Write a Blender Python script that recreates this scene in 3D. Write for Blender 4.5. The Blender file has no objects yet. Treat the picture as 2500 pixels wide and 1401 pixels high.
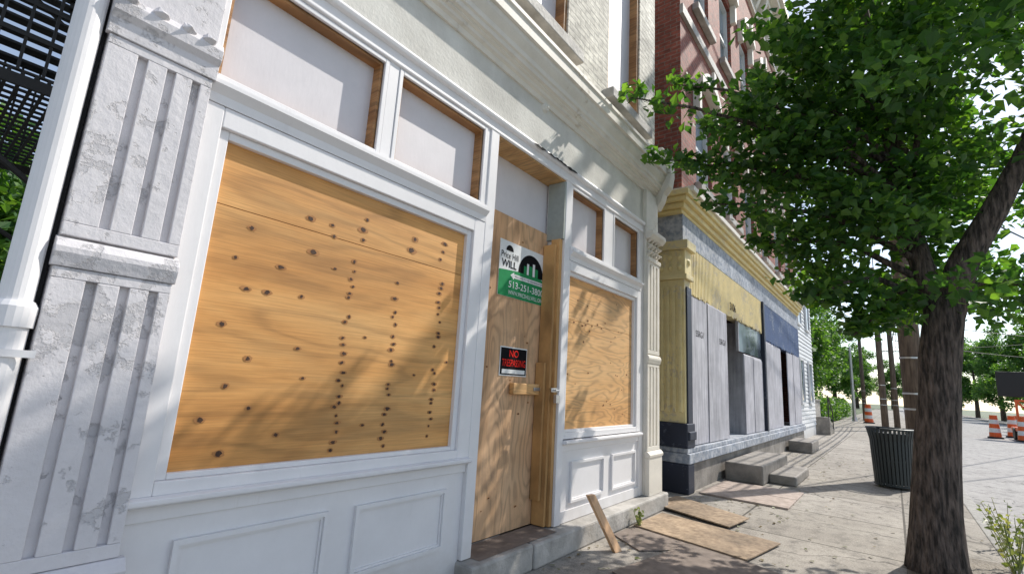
import bpy, math, random
import numpy as np
from mathutils import Vector, Matrix
H=1.4
rng=np.random.default_rng(7); random.seed(7)
S=bpy.context.scene
col=S.collection
S.view_settings.view_transform='Standard'; S.view_settings.look='None'; S.view_settings.exposure=0

# ---------------------------------------------------------------- materials
def base(name,rough=.7,metal=0):
    m=bpy.data.materials.new(name); m.use_nodes=True
    nt=m.node_tree; b=nt.nodes["Principled BSDF"]
    b.inputs["Roughness"].default_value=rough; b.inputs["Metallic"].default_value=metal
    return m,nt,b
def N(nt,t,**k):
    n=nt.nodes.new(t)
    for a,v in k.items(): setattr(n,a,v)
    return n
def coords(nt,sc=(1,1,1),rot=(0,0,0)):
    tc=N(nt,"ShaderNodeTexCoord"); mp=N(nt,"ShaderNodeMapping")
    mp.inputs["Scale"].default_value=sc; mp.inputs["Rotation"].default_value=rot
    nt.links.new(tc.outputs["Object"],mp.inputs[0]); return mp.outputs[0]
def noise(nt,vec,scale,detail=6,rough=.55,dist=0):
    n=N(nt,"ShaderNodeTexNoise"); n.inputs["Scale"].default_value=scale; n.inputs["Detail"].default_value=detail
    n.inputs["Roughness"].default_value=rough; n.inputs["Distortion"].default_value=dist
    nt.links.new(vec,n.inputs["Vector"]); return n.outputs["Fac"]
def ramp(nt,fac,stops):
    r=N(nt,"ShaderNodeValToRGB"); e=r.color_ramp.elements
    while len(e)<len(stops): e.new(.5)
    for i,(p,c) in enumerate(stops):
        e[i].position=p
        if not isinstance(c,(tuple,list)): c=(c,c,c)
        e[i].color=(*c[:3],1)
    nt.links.new(fac,r.inputs[0]); return r.outputs[0]
def math_(nt,op,a,b_=None):
    n=N(nt,"ShaderNodeMath",operation=op)
    for i,v in enumerate((a,b_)):
        if v is None: continue
        if isinstance(v,(int,float)): n.inputs[i].default_value=v
        else: nt.links.new(v,n.inputs[i])
    return n.outputs[0]
def mix(nt,a,b,fac,mode='MIX'):
    m=N(nt,"ShaderNodeMix",data_type='RGBA',blend_type=mode)
    for sock,v in ((m.inputs[6],a),(m.inputs[7],b),(m.inputs[0],fac)):
        if isinstance(v,bpy.types.NodeSocket): nt.links.new(v,sock)
        elif isinstance(v,(int,float)): sock.default_value=v
        else: sock.default_value=(*v[:3],1)
    return m.outputs[2]
def bump(nt,b,h,strength=.4,dist=.01,prev=None):
    n=N(nt,"ShaderNodeBump"); n.inputs["Strength"].default_value=strength; n.inputs["Distance"].default_value=dist
    nt.links.new(h,n.inputs["Height"])
    if prev is not None: nt.links.new(prev,n.inputs["Normal"])
    nt.links.new(n.outputs[0],b.inputs["Normal"]); return n.outputs[0]
def surf(name,c1,c2,scale=6,sc=(1,1,1),rough=.7,bs=.3,bscale=60,bd=.004,lo=.35,hi=.65,metal=0,dirt=.25):
    m,nt,b=base(name,rough,metal)
    v=coords(nt,sc); v0=coords(nt)
    c=ramp(nt,noise(nt,v,scale,8,.6),[(lo,c1),(hi,c2)])
    if dirt: c=mix(nt,c,ramp(nt,noise(nt,v0,1.3,5,.7),[(.3,1-dirt),(.62,1.0)]),1.0,'MULTIPLY')
    nt.links.new(c,b.inputs["Base Color"])
    if bs: bump(nt,b,noise(nt,v,bscale,4,.6),bs,bd)
    return m
def paint(name,c,wear=.12,peel=0,rough=.5,under=None,amount=.57,grime=.5,edge=.03,pd=.004,lumps=0):
    m,nt,b=base(name,rough)
    v=coords(nt); st=coords(nt,(1,1,.12))
    a=mix(nt,c,tuple(x*(1-wear) for x in c),ramp(nt,noise(nt,v,3,8,.7),[(.35,0),(.7,1)]))
    a=mix(nt,a,(c[0]*.55,c[1]*.5,c[2]*.44),ramp(nt,noise(nt,st,14,6,.7),[(.64,0),(.82,grime)]))
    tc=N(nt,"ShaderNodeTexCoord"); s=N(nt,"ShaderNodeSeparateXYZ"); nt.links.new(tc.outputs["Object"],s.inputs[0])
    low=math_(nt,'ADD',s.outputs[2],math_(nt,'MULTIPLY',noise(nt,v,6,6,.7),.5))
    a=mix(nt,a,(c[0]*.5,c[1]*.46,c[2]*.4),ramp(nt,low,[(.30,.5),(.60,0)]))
    n=bump(nt,b,noise(nt,coords(nt,(1,1,.25)),50,3,.6),.3,.002)
    if lumps: n=bump(nt,b,noise(nt,v,lumps,5,.6),.6,.008,n)
    if peel:
        big=noise(nt,v,2.2,3,.5); fine=noise(nt,v,peel,10,.7)
        s2=math_(nt,'ADD',math_(nt,'MULTIPLY',fine,.66),math_(nt,'MULTIPLY',big,.40))
        r=ramp(nt,s2,[(amount,0),(amount+edge,1)])
        a=mix(nt,a,under or tuple(x*.84 for x in c),r)
        n=bump(nt,b,noise(nt,v,130,3,.6),.3,.002,n)
        bump(nt,b,r,.6,-pd,n)
    nt.links.new(a,b.inputs["Base Color"]); return m
def ply(name,axis,dark,mid,light,lines=10,contrast=.35,across=2.2,fine_s=.8,blotch=0):
    m,nt,b=base(name,.62)
    g=(.42,1,across) if axis=='x' else (across,1,.42)
    v=coords(nt,g)
    h=noise(nt,v,1.5,3,.45,.25)
    wv=math_(nt,'MULTIPLY',math_(nt,'ADD',math_(nt,'SINE',math_(nt,'MULTIPLY',h,lines*6.28)),1.),.5)
    big=noise(nt,v,1.1,5,.6,.5)
    f=(.7,1,26) if axis=='x' else (26,1,.7)
    fine=noise(nt,coords(nt,f),5,5,.6)
    c=ramp(nt,big,[(.3,dark),(.48,mid),(.66,light)])
    c=mix(nt,c,ramp(nt,wv,[(.0,1-contrast),(.35,.97),(1,1.04)]),1.,'MULTIPLY')
    c=mix(nt,c,ramp(nt,fine,[(.35,fine_s),(.6,1.04)]),1.,'MULTIPLY')
    c=mix(nt,c,ramp(nt,noise(nt,coords(nt),.9,5,.6),[(.3,.80),(.65,1.08)]),1.,'MULTIPLY')
    if blotch: c=mix(nt,c,(.25,.17,.11),ramp(nt,noise(nt,coords(nt),2.6,7,.7),[(.56,0),(.75,blotch)]))
    nt.links.new(c,b.inputs["Base Color"]); bump(nt,b,fine,.3,.002); return m
def brick(name,c1,c2,mortar,w=.21,h=.075,bs=.8,extra=None):
    m,nt,b=base(name,.8)
    tc=N(nt,"ShaderNodeTexCoord"); s=N(nt,"ShaderNodeSeparateXYZ"); nt.links.new(tc.outputs["Object"],s.inputs[0])
    cb=N(nt,"ShaderNodeCombineXYZ"); nt.links.new(math_(nt,'ADD',s.outputs[0],s.outputs[1]),cb.inputs[0]); nt.links.new(s.outputs[2],cb.inputs[1])
    t=N(nt,"ShaderNodeTexBrick"); nt.links.new(cb.outputs[0],t.inputs["Vector"])
    t.inputs["Color1"].default_value=(*c1,1); t.inputs["Color2"].default_value=(*c2,1); t.inputs["Mortar"].default_value=(*mortar,1)
    t.inputs["Scale"].default_value=1; t.inputs["Mortar Size"].default_value=.008; t.inputs["Mortar Smooth"].default_value=.3
    t.inputs["Brick Width"].default_value=w; t.inputs["Row Height"].default_value=h
    v=coords(nt)
    c=mix(nt,t.outputs["Color"],ramp(nt,noise(nt,v,2,8,.7),[(.3,.55),(.65,1.1)]),1.,'MULTIPLY')
    c=mix(nt,c,ramp(nt,noise(nt,coords(nt,(3,3,9)),3,3,.5),[(.35,.7),(.65,1.15)]),1.,'MULTIPLY')
    if extra: c=mix(nt,c,extra,ramp(nt,noise(nt,v,5,8,.75),[(.60,0),(.68,.8)]))
    nt.links.new(c,b.inputs["Base Color"])
    n=bump(nt,b,noise(nt,v,40,4,.6),.4,.004); bump(nt,b,math_(nt,'SUBTRACT',1,t.outputs["Fac"]),bs,.008,n); return m
def concrete(name,c1,c2,cell=1.5,joint=.014):
    m,nt,b=base(name,.85); v=coords(nt)
    c=ramp(nt,noise(nt,v,1.2,8,.7),[(.3,c1),(.7,c2)])
    c=mix(nt,c,ramp(nt,noise(nt,v,70,5,.7),[(.35,.66),(.65,1.15)]),1.,'MULTIPLY')
    c=mix(nt,c,ramp(nt,noise(nt,v,5,8,.8),[(.34,.5),(.52,1)]),1.,'MULTIPLY')
    vo=N(nt,"ShaderNodeTexVoronoi",feature='DISTANCE_TO_EDGE'); vo.inputs["Scale"].default_value=.42
    dv=N(nt,"ShaderNodeVectorMath",operation='ADD'); nn=N(nt,"ShaderNodeTexNoise"); nn.inputs["Scale"].default_value=1.7; nn.inputs["Detail"].default_value=8
    nt.links.new(v,nn.inputs["Vector"]); nt.links.new(v,dv.inputs[0]); nt.links.new(nn.outputs["Color"],dv.inputs[1]); nt.links.new(dv.outputs[0],vo.inputs["Vector"])
    c=mix(nt,c,ramp(nt,vo.outputs["Distance"],[(.0,.3),(.007,1)]),1.,'MULTIPLY')
    if cell:
        t=N(nt,"ShaderNodeTexBrick"); nt.links.new(v,t.inputs["Vector"]); t.offset=0
        t.inputs["Color1"].default_value=(1,1,1,1); t.inputs["Color2"].default_value=(.78,.77,.75,1)
        t.inputs["Mortar"].default_value=(.25,.24,.22,1); t.inputs["Scale"].default_value=1; t.inputs["Mortar Size"].default_value=joint
        t.inputs["Brick Width"].default_value=cell; t.inputs["Row Height"].default_value=cell
        c=mix(nt,c,t.outputs["Color"],1.,'MULTIPLY')
    nt.links.new(c,b.inputs["Base Color"]); bump(nt,b,noise(nt,v,90,4,.7),.5,.004); return m
def leafmat(name,cols,trans=.35):
    m,nt,b=base(name,.5)
    g=N(nt,"ShaderNodeNewGeometry")
    c=ramp(nt,g.outputs["Random Per Island"],[(0,cols[0]),(.5,cols[1]),(1,cols[2])])
    nt.links.new(c,b.inputs["Base Color"])
    t=N(nt,"ShaderNodeBsdfTranslucent"); tc=mix(nt,c,(3.0,2.9,.8),1.,'MULTIPLY'); nt.links.new(tc,t.inputs[0])
    mx=N(nt,"ShaderNodeMixShader"); mx.inputs[0].default_value=trans
    nt.links.new(b.outputs[0],mx.inputs[1]); nt.links.new(t.outputs[0],mx.inputs[2])
    nt.links.new(mx.outputs[0],nt.nodes["Material Output"].inputs[0]); return m
def flat(name,c,rough=.6,metal=0,spec=.5):
    m=surf(name,c,tuple(x*.88 for x in c),20,rough=rough,metal=metal,bs=.1,dirt=.08)
    m.node_tree.nodes["Principled BSDF"].inputs["Specular IOR Level"].default_value=spec; return m

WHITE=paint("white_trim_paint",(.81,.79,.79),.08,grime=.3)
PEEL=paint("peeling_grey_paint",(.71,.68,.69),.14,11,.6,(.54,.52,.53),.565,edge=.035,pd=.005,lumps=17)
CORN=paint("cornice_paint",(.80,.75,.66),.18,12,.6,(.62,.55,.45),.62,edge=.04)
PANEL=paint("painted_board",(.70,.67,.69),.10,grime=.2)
STUCCO=surf("stucco_frieze",(.66,.635,.575),(.75,.73,.67),3,rough=.9,bs=.7,bscale=40,bd=.006)
PLYX=ply("plywood_orange",'x',(.50,.215,.05),(.68,.335,.10),(.77,.43,.155),7,.20,2.4,.84)
PLYX2=ply("plywood_orange_wild",'x',(.54,.26,.085),(.70,.38,.14),(.77,.47,.21),22,.24,2.0,.88)
PLYZ=ply("plywood_door",'z',(.42,.23,.115),(.64,.38,.20),(.74,.48,.28),16,.25,1.8,.85,.65)
LUM=ply("lumber_orange",'z',(.46,.24,.08),(.60,.34,.13),(.68,.42,.18),5,.2,8,.72)
LUMX=ply("lumber_brown",'x',(.27,.12,.04),(.42,.21,.08),(.5,.27,.11),5,.3,8,.75)
KNOT=surf("knot_dark",(.03,.012,.006),(.09,.04,.018),60,bs=0,dirt=0)
KRING=surf("knot_ring",(.36,.15,.04),(.46,.21,.07),30,bs=0,dirt=0)
GGREEN=flat("grey_green_paint",(.36,.39,.36))
WBRICK=brick("cream_painted_brick",(.84,.79,.68),(.76,.71,.61),(.60,.56,.48),bs=.9)
RBRICK=brick("red_brick",(.38,.10,.065),(.26,.07,.045),(.28,.20,.16),bs=.7,extra=(.19,.075,.055))
STONE=surf("grey_stone",(.34,.32,.29),(.54,.51,.47),5,bs=.7,bscale=30,bd=.01)
STONED=surf("dark_step_stone",(.20,.18,.16),(.35,.32,.285),4,bs=.7,bscale=40,bd=.01)
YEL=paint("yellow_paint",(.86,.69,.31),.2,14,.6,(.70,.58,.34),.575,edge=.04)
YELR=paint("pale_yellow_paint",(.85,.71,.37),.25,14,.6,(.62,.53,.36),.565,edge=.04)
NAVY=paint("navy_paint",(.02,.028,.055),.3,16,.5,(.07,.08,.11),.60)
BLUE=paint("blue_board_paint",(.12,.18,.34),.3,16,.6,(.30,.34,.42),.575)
GBLUE=surf("grey_blue_band",(.27,.31,.38),(.50,.52,.56),11,bs=.6,bscale=30,bd=.012,dirt=.4,lo=.42,hi=.58)
GPLY=surf("weathered_plywood",(.38,.375,.42),(.62,.61,.65),2.4,sc=(7,7,.5),bs=.3,bscale=20,dirt=.35)
BARK=surf("bark",(.03,.024,.02),(.20,.155,.13),10,sc=(3.4,3.4,.6),rough=.95,bs=1.,bscale=9,bd=.06,lo=.38,hi=.66)
LEAF=leafmat("leaf_green",((.023,.068,.020),(.042,.112,.029),(.10,.195,.040)),.46)
LEAFB=leafmat("leaf_background",((.035,.095,.028),(.07,.16,.045),(.12,.22,.06)),.35)
WEED=leafmat("weed_leaf",((.09,.13,.05),(.16,.20,.08),(.26,.26,.13)),.25)
LITTER=leafmat("leaf_litter",((.10,.07,.03),(.18,.14,.06),(.08,.12,.03)),.1)
BLACK=flat("black_iron",(.025,.023,.023),.6)
CAN=flat("dark_grey_green_metal",(.04,.05,.052),.5,.2)
POLEW=surf("utility_pole_wood",(.07,.05,.04),(.19,.145,.11),8,sc=(3,3,.3),bs=.6,bscale=20,bd=.01)
SIDE=paint("white_clapboard",(.78,.79,.80),.1)
ORANGE=flat("safety_orange",(.85,.13,.02),.4)
SWHITE=flat("sign_white",(.84,.85,.84),.5,0,.2)
SGREEN=flat("sign_green",(.03,.28,.10),.7,0,.1)
SBLACK=flat("sign_black",(.010,.010,.012),.8,0,.08)
SRED=flat("sign_red",(.90,.03,.02),.7,0,.1)
STEEL=flat("galvanised_steel",(.55,.55,.56),.35,.8)
OSB=surf("strand_board",(.27,.185,.115),(.50,.37,.245),18,bs=.4,bscale=50,lo=.34,hi=.66,dirt=.6)
OSB2=surf("brown_sheet",(.18,.14,.115),(.30,.24,.20),8,bs=.3,bscale=50,dirt=.4)
RUST=surf("rusty_plate",(.34,.265,.22),(.50,.41,.355),10,bs=.6,bscale=60)
WALK=concrete("sidewalk_concrete",(.31,.28,.245),(.49,.45,.395),1.5,.012)
ROADM=concrete("worn_asphalt",(.33,.32,.31),(.43,.415,.40),0)
KERB=concrete("kerb_concrete",(.38,.37,.35),(.5,.49,.46),3,.012)
DIRT=surf("dirt",(.13,.105,.075),(.24,.20,.15),3,bs=.8,bscale=30,bd=.03)
GRASS=surf("grass",(.05,.08,.025),(.10,.14,.05),3,bs=1,bscale=60,bd=.04)
def glassm():
    m,nt,b=base("window_glass",.08); b.inputs["Specular IOR Level"].default_value=.9
    v=coords(nt); c=ramp(nt,noise(nt,v,.8,3),[(.4,(.08,.10,.12)),(.6,(.38,.46,.54))]); nt.links.new(c,b.inputs["Base Color"]); return m  # pale and dark blotches paint reflections into the pane colour
GLASS=glassm()
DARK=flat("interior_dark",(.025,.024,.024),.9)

# ---------------------------------------------------------------- mesh builder
class B:
    def __init__(s): s.v=[];s.f=[];s.m=[]
    def poly(s,pts,m=0):
        i=len(s.v); s.v+=[(x,y,z+H) for x,y,z in pts]; s.f.append(list(range(i,i+len(pts)))); s.m.append(m); return s
    def box(s,x0,x1,y0,y1,z0,z1,m=0):
        return s.hexa([(x0,y0,z0),(x1,y0,z0),(x1,y1,z0),(x0,y1,z0)],[(x0,y0,z1),(x1,y0,z1),(x1,y1,z1),(x0,y1,z1)],m)
    def hexa(s,lo,hi,m=0):
        i=len(s.v); n=len(lo); s.v+=[(x,y,z+H) for x,y,z in lo]+[(x,y,z+H) for x,y,z in hi]
        s.f.append([i+k for k in range(n)][::-1]); s.f.append([i+n+k for k in range(n)]); s.m+=[m,m]
        for k in range(n):
            j=(k+1)%n; s.f.append([i+k,i+j,i+n+j,i+n+k]); s.m.append(m)
        return s
    def extr(s,prof,x0,x1,m=0):
        n=len(prof); i=len(s.v)
        s.v+=[(x0,y,z+H) for y,z in prof]+[(x1,y,z+H) for y,z in prof]
        s.f.append([i+k for k in range(n)]); s.f.append([i+n+k for k in range(n)][::-1]); s.m+=[m,m]
        for k in range(n):
            j=(k+1)%n; s.f.append([i+j,i+k,i+n+k,i+n+j]); s.m.append(m)
        return s
    def ring(s,x0,x1,z0,z1,l,r,b,t,y0,y1,m=0):
        s.box(x0,x0+l,y0,y1,z0,z1,m); s.box(x1-r,x1,y0,y1,z0,z1,m)
        s.box(x0+l,x1-r,y0,y1,z0,z0+b,m); s.box(x0+l,x1-r,y0,y1,z1-t,z1,m); return s
    def tube(s,pts,rad,n=10,m=0,cap=True,lump=0):
        pts=[Vector(p) for p in pts]; L=[]
        for k,p in enumerate(pts):
            d=(pts[min(k+1,len(pts)-1)]-pts[max(k-1,0)]).normalized()
            a=d.cross(Vector((0,1,.0)) if abs(d.y)<.9 else Vector((1,0,0))).normalized(); b=d.cross(a)
            i=len(s.v); L.append(i); r=rad[k] if isinstance(rad,(list,tuple)) else rad
            for q in range(n):
                t=2*math.pi*q/n; rr=r*(1+lump*(.5-random.random()))
                w=p+a*math.cos(t)*rr+b*math.sin(t)*rr; s.v.append((w.x,w.y,w.z+H))
        for k in range(len(pts)-1):
            for q in range(n):
                j=(q+1)%n; s.f.append([L[k]+q,L[k]+j,L[k+1]+j,L[k+1]+q]); s.m.append(m)
        if cap:
            s.f.append([L[0]+q for q in range(n)][::-1]); s.f.append([L[-1]+q for q in range(n)]); s.m+=[m,m]
        return s
    def disc(s,cx,cz,r,y,m=0,n=14,a0=0,a1=2*math.pi,irr=0,rz=None):
        pts=[]; full=abs(a1-a0-2*math.pi)<1e-6
        for k in range(n if full else n+1):
            t=a0+(a1-a0)*k/n; q=1+irr*(random.random()-.5); pts.append((cx+r*q*math.cos(t),y,cz+(rz or r)*q*math.sin(t)))
        return s.poly(pts,m)
    def wall(s,x0,x1,z0,z1,y,ops,depth,m=0):
        xs=sorted({x0,x1,*[o[0] for o in ops],*[o[1] for o in ops]}); zs=sorted({z0,z1,*[o[2] for o in ops],*[o[3] for o in ops]})
        for a,b in zip(xs,xs[1:]):
            for c,d in zip(zs,zs[1:]):
                mx,mz=(a+b)/2,(c+d)/2
                if any(o[0]<mx<o[1] and o[2]<mz<o[3] for o in ops): continue
                s.poly([(a,y,c),(b,y,c),(b,y,d),(a,y,d)],m)
        for o in ops:
            X0,X1,Z0,Z1=o; Y=y+depth; q=m
            s.poly([(X0,y,Z0),(X0,Y,Z0),(X0,Y,Z1),(X0,y,Z1)],q); s.poly([(X1,y,Z0),(X1,Y,Z0),(X1,Y,Z1),(X1,y,Z1)],q)
            s.poly([(X0,y,Z0),(X1,y,Z0),(X1,Y,Z0),(X0,Y,Z0)],q); s.poly([(X0,y,Z1),(X1,y,Z1),(X1,Y,Z1),(X0,Y,Z1)],q)
        return s
    def make(s,name,parent,mats,bevel=0,smooth=False,label=None,cat=None,group=None,kind=None):
        me=bpy.data.meshes.new(name); me.from_pydata(s.v,[],s.f); me.polygons.foreach_set("material_index",s.m)
        for mt in (mats if isinstance(mats,(list,tuple)) else [mats]): me.materials.append(mt)
        if smooth: me.polygons.foreach_set("use_smooth",[True]*len(s.f))
        me.update(); o=bpy.data.objects.new(name,me); col.objects.link(o)
        if parent: o.parent=parent; o.matrix_parent_inverse=parent.matrix_world.inverted()
        if bevel:
            b=o.modifiers.new("b","BEVEL"); b.width=bevel; b.segments=2; b.limit_method='ANGLE'; b.angle_limit=.6
        tag(o,label,cat,group,kind); return o
def tag(o,label=None,cat=None,group=None,kind=None):
    for k,v in(("label",label),("category",cat),("group",group),("kind",kind)):
        if v: o[k]=v
def empty(name,loc,label,cat,group=None):
    o=bpy.data.objects.new(name,None); col.objects.link(o); o.location=(loc[0],loc[1],loc[2]+H); o.empty_display_size=.2
    bpy.context.view_layer.update(); tag(o,label,cat,group); return o
def text(body,x,z,w,y,m,name,parent,h=None,bold=0):
    cu=bpy.data.curves.new("t","FONT"); cu.body=body; cu.size=1; cu.offset=bold
    t=bpy.data.objects.new("t",cu); col.objects.link(t); bpy.context.view_layer.update()
    me=bpy.data.meshes.new_from_object(t); bpy.data.objects.remove(t)
    co=np.array([v.co[:] for v in me.vertices]); mn=co.min(0); mxx=co.max(0); sx=w/(mxx[0]-mn[0]); sz=(h/(mxx[1]-mn[1])) if h else sx
    for v in me.vertices:
        a,b_=v.co.x,v.co.y; v.co=Vector((x+(a-mn[0])*sx,y,z+(b_-mn[1])*sz+H))
    me.materials.clear(); me.materials.append(m)
    o=bpy.data.objects.new(name,me); col.objects.link(o); o.parent=parent; o.matrix_parent_inverse=parent.matrix_world.inverted(); return o

# ---------------------------------------------------------------- ground
B().poly([(-400,-400,-1.56),(600,-400,-1.56),(600,400,-1.56),(-400,400,-1.56)]).make("ground",None,GRASS,kind="structure")
B().poly([(-60,-9.5,-1.53),(260,-9.5,-1.53),(260,-.85,-1.53),(-60,-.85,-1.53)]).make("road",None,ROADM,kind="structure")
B().poly([(-60,-.72,-1.4),(140,-.72,-1.4),(140,3.2,-1.4),(-60,3.2,-1.4)]).make("sidewalk",None,WALK,kind="structure")
B().box(-60,140,-.87,-.722,-1.6,-1.398).make("kerb",None,KERB,bevel=.012,kind="structure")
B().box(-60,140,-11.5,-9.45,-1.6,-1.42).make("opposite_sidewalk",None,WALK,kind="structure")
B().poly([(-30,3.2,-1.405),(25,3.2,-1.405),(25,30,-1.405),(-30,30,-1.405)]).make("alley_ground",None,DIRT,kind="structure")
B().poly([(5.2,-.71,-1.396),(6.7,-.71,-1.396),(6.66,-.05,-1.396),(6.3,.02,-1.396),(5.25,.0,-1.396)]).make("tree_pit_soil",None,DIRT,kind="structure")

# ---------------------------------------------------------------- building 1
b1=empty("storefront_building",(3.2,2.4,-1.4),"white painted brick storefront building with boarded windows on the sidewalk","building")
W=[(.95,1.9,3.40,6.0),(2.80,3.74,3.40,6.0),(4.65,5.58,3.40,6.0)]
w=B(); w.wall(.27,6.12,3.0,9,2.42,W,.16)
w.poly([(6.12,2.42,-1.4),(6.12,12,-1.4),(6.12,12,9),(6.12,2.42,9)]); w.poly([(.27,2.42,-1.4),(1.6,12,-1.4),(1.6,12,9),(.27,2.42,9)])
w.poly([(.27,2.42,9),(6.12,2.42,9),(6.12,12,9),(1.6,12,9)]); w.poly([(1.6,12,-1.4),(6.12,12,-1.4),(6.12,12,9),(1.6,12,9)])
w.make("wall",b1,WBRICK)
B().box(.27,6.12,2.405,2.6,2.115,2.75).make("frieze",b1,STUCCO)
R=random.Random(3)
r=B(); x=3.15; pts=[(3.15,2.082)]
while x<3.9: x+=.035; pts.append((x,2.085+R.uniform(-.004,.012)))
while x>3.2: x-=.04; pts.append((x,2.074+R.uniform(-.014,.004)))
r.poly([(x,2.345,z) for x,z in pts]); r.make("damage_gap",b1,DARK)
ro=B()
ro.tube([(3.36,2.405,2.54),(3.36,2.37,2.54)],[.05,.035],12); ro.tube([(3.36,2.37,2.54),(3.36,2.35,2.54)],[.02,.012],10); ro.make("rosette",b1,STUCCO)
prof=[(2.42,2.56),(2.385,2.56),(2.375,2.60),(2.35,2.615),(2.345,2.64),(2.325,2.65),(2.325,2.665),(2.30,2.675),(2.295,2.71),(2.28,2.72),(2.275,2.76),(2.25,2.80),(2.235,2.83),(2.235,2.87),(2.21,2.88),(2.205,2.97),(2.19,2.985),(2.19,3.02),(2.42,3.08)]
B().extr(prof,.18,6.16).make("cornice",b1,CORN)
c=B(); c.box(6.04,6.22,2.17,2.42,2.9,3.14); c.extr([(2.42,2.42),(2.36,2.42),(2.30,2.52),(2.27,2.62),(2.19,2.72),(2.16,2.897),(2.42,2.897)],6.05,6.21); c.extr([(2.42,3.142),(2.15,3.142),(2.28,3.30),(2.42,3.30)],6.03,6.23)
c.make("cornice_bracket",b1,CORN,bevel=.01)
for k,(a,b_,z0,z1) in enumerate(W):
    wn=B(); wn.ring(a+.002,b_-.002,z0+.002,z1-.002,.05,.05,.05,.05,2.44,2.58); o=wn.make("upper_window",b1,LUMX)
    B().box(a+.052,b_-.052,2.555,2.57,z0+.05,z1-.05).make("boarded_panel",o,PANEL)
    B().box(a-.12,b_+.12,2.28,2.425,z0-.13,z0-.005).make("sill",o,STONE,bevel=.012)
    B().box(a-.12,b_+.12,2.36,2.425,z1+.003,z1+.25).make("lintel",o,CORN,bevel=.012)
f=B()
f.box(.64,6.0,2.385,2.47,1.985,2.11)
f.extr([(2.385,2.05),(2.36,2.06),(2.352,2.085),(2.365,2.11),(2.40,2.112)],.66,5.66)
f.extr([(2.386,1.955),(2.37,1.965),(2.37,1.983),(2.386,1.984)],.66,5.66)
f.box(2.62,2.72,2.375,2.62,-1.21,1.984)
f.box(3.772,3.868,2.375,2.60,-1.21,1.984)
f.box(5.58,5.68,2.385,2.6,-1.21,1.984)
f.make("storefront_frame",b1,WHITE,bevel=.006)
def display(x0,x1,ix0,ix1,iz0,iz1,seams):
    f=B(); l=ix0-x0; rr=x1-ix1
    f.ring(x0,x1,iz0-.08,iz1+.14,l*.72,rr*.72,.055,.10,2.376,2.46)
    f.ring(x0+l*.721,x1-rr*.721,iz0-.0249,iz1+.0399,l*.278,rr*.278,.0248,.0398,2.398,2.46)
    zz=-.575 if iz0<-.43 else -.535
    f.extr([(2.40,zz),(2.35,zz),(2.335,zz+.01),(2.335,zz+.032),(2.375,zz+.036),(2.40,zz+.036)],x0,x1)
    o=f.make("display_window",b1,WHITE,bevel=.005)
    p=B(); zs=[iz0-.02]+seams+[iz1+.02]
    for a,b_ in zip(zs,zs[1:]): p.box(ix0-.02,ix1+.02,2.428,2.445,a+.002,b_-.002)
    return o,p
def knot(p,x,z,r,y=2.4265):
    q=R.uniform(.9,1.7)
    p.disc(x,z,r*1.7*q,y,2,14,irr=.3,rz=r*1.3); p.disc(x,z,r*q*.85,y-.0012,1,10,irr=.6,rz=r*.85)
o1,p=display(.64,2.62,.80,2.46,-.46,1.04,[.735])
for cx,z0,z1,n in((1.57,-.43,.66,25),(1.90,-.43,.62,22),(2.27,-.38,.70,22)):
    for i in range(n):
        if R.random()<.1: continue
        z=z0+(z1-z0)*(i+R.uniform(-.4,.4))/n; knot(p,cx+R.uniform(-.018,.018),z,R.uniform(.007,.0115))
for x,z,rr in((1.27,.80,.016),(1.31,.62,.017),(1.40,.80,.012),(1.42,.74,.012),(1.62,.90,.012),(1.60,.83,.018),(1.61,.77,.012),(2.0,.88,.018),(1.98,.80,.02),(2.27,.92,.014),(2.24,.80,.012),(2.26,.86,.01),(.98,.66,.013),(1.0,.36,.012),(1.1,.36,.014),(.92,.18,.014),(1.06,.03,.014),(.98,-.1,.014),(1.28,.37,.010),(.9,-.25,.014),(1.1,-.2,.012),(1.25,-.33,.012),(1.0,-.4,.016),(1.3,.1,.01),(.93,.5,.01),(1.15,.5,.012),(1.35,-.05,.009),(1.7,.2,.008),(2.1,.0,.009),(2.38,.1,.008),(1.45,.56,.009),(1.75,-.3,.010)):
    knot(p,x,z,rr*.85)
p.make("plywood_board",o1,[PLYX,KNOT,KRING])
o2,p=display(3.868,5.58,3.90,5.43,-.41,1.04,[.62])
for i in range(30): knot(p,R.uniform(3.98,5.38),R.uniform(-.35,.98),R.uniform(.005,.009))
p.make("plywood_board",o2,[PLYX2,KNOT,KRING])
lp=[(2.46,1.18),(2.372,1.182),(2.368,1.225),(2.355,1.24),(2.335,1.262),(2.335,1.282),(2.37,1.30),(2.37,1.317),(2.46,1.318)]
B().extr(lp,.64,2.619).make("transom_ledge",b1,WHITE); B().extr(lp,3.869,5.579).make("transom_ledge",b1,WHITE)
def transom(a,b_,z0=1.318,z1=1.925):
    f=B(); f.ring(a-.03,b_+.03,z0+.001,z1+.03,.03,.03,.012,.03,2.38,2.40); o=f.make("transom_window",b1,WHITE,bevel=.004)
    B().ring(a,b_,z0+.002,z1,.018,.018,.018,.018,2.405,2.49).make("timber_frame",o,LUMX)
    B().box(a+.018,b_-.018,2.476,2.488,z0+.02,z1-.018).make("boarded_panel",o,PANEL)
transom(.70,1.585);transom(1.73,2.55);transom(3.90,4.58);transom(4.84,5.50)
for a,b_ in((.64,.668),(1.617,1.698),(2.582,2.619),(4.612,4.808),(5.532,5.579)):
    B().box(a,b_,2.385,2.5,1.32,1.984).make("mullion",b1,WHITE,bevel=.004)
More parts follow.
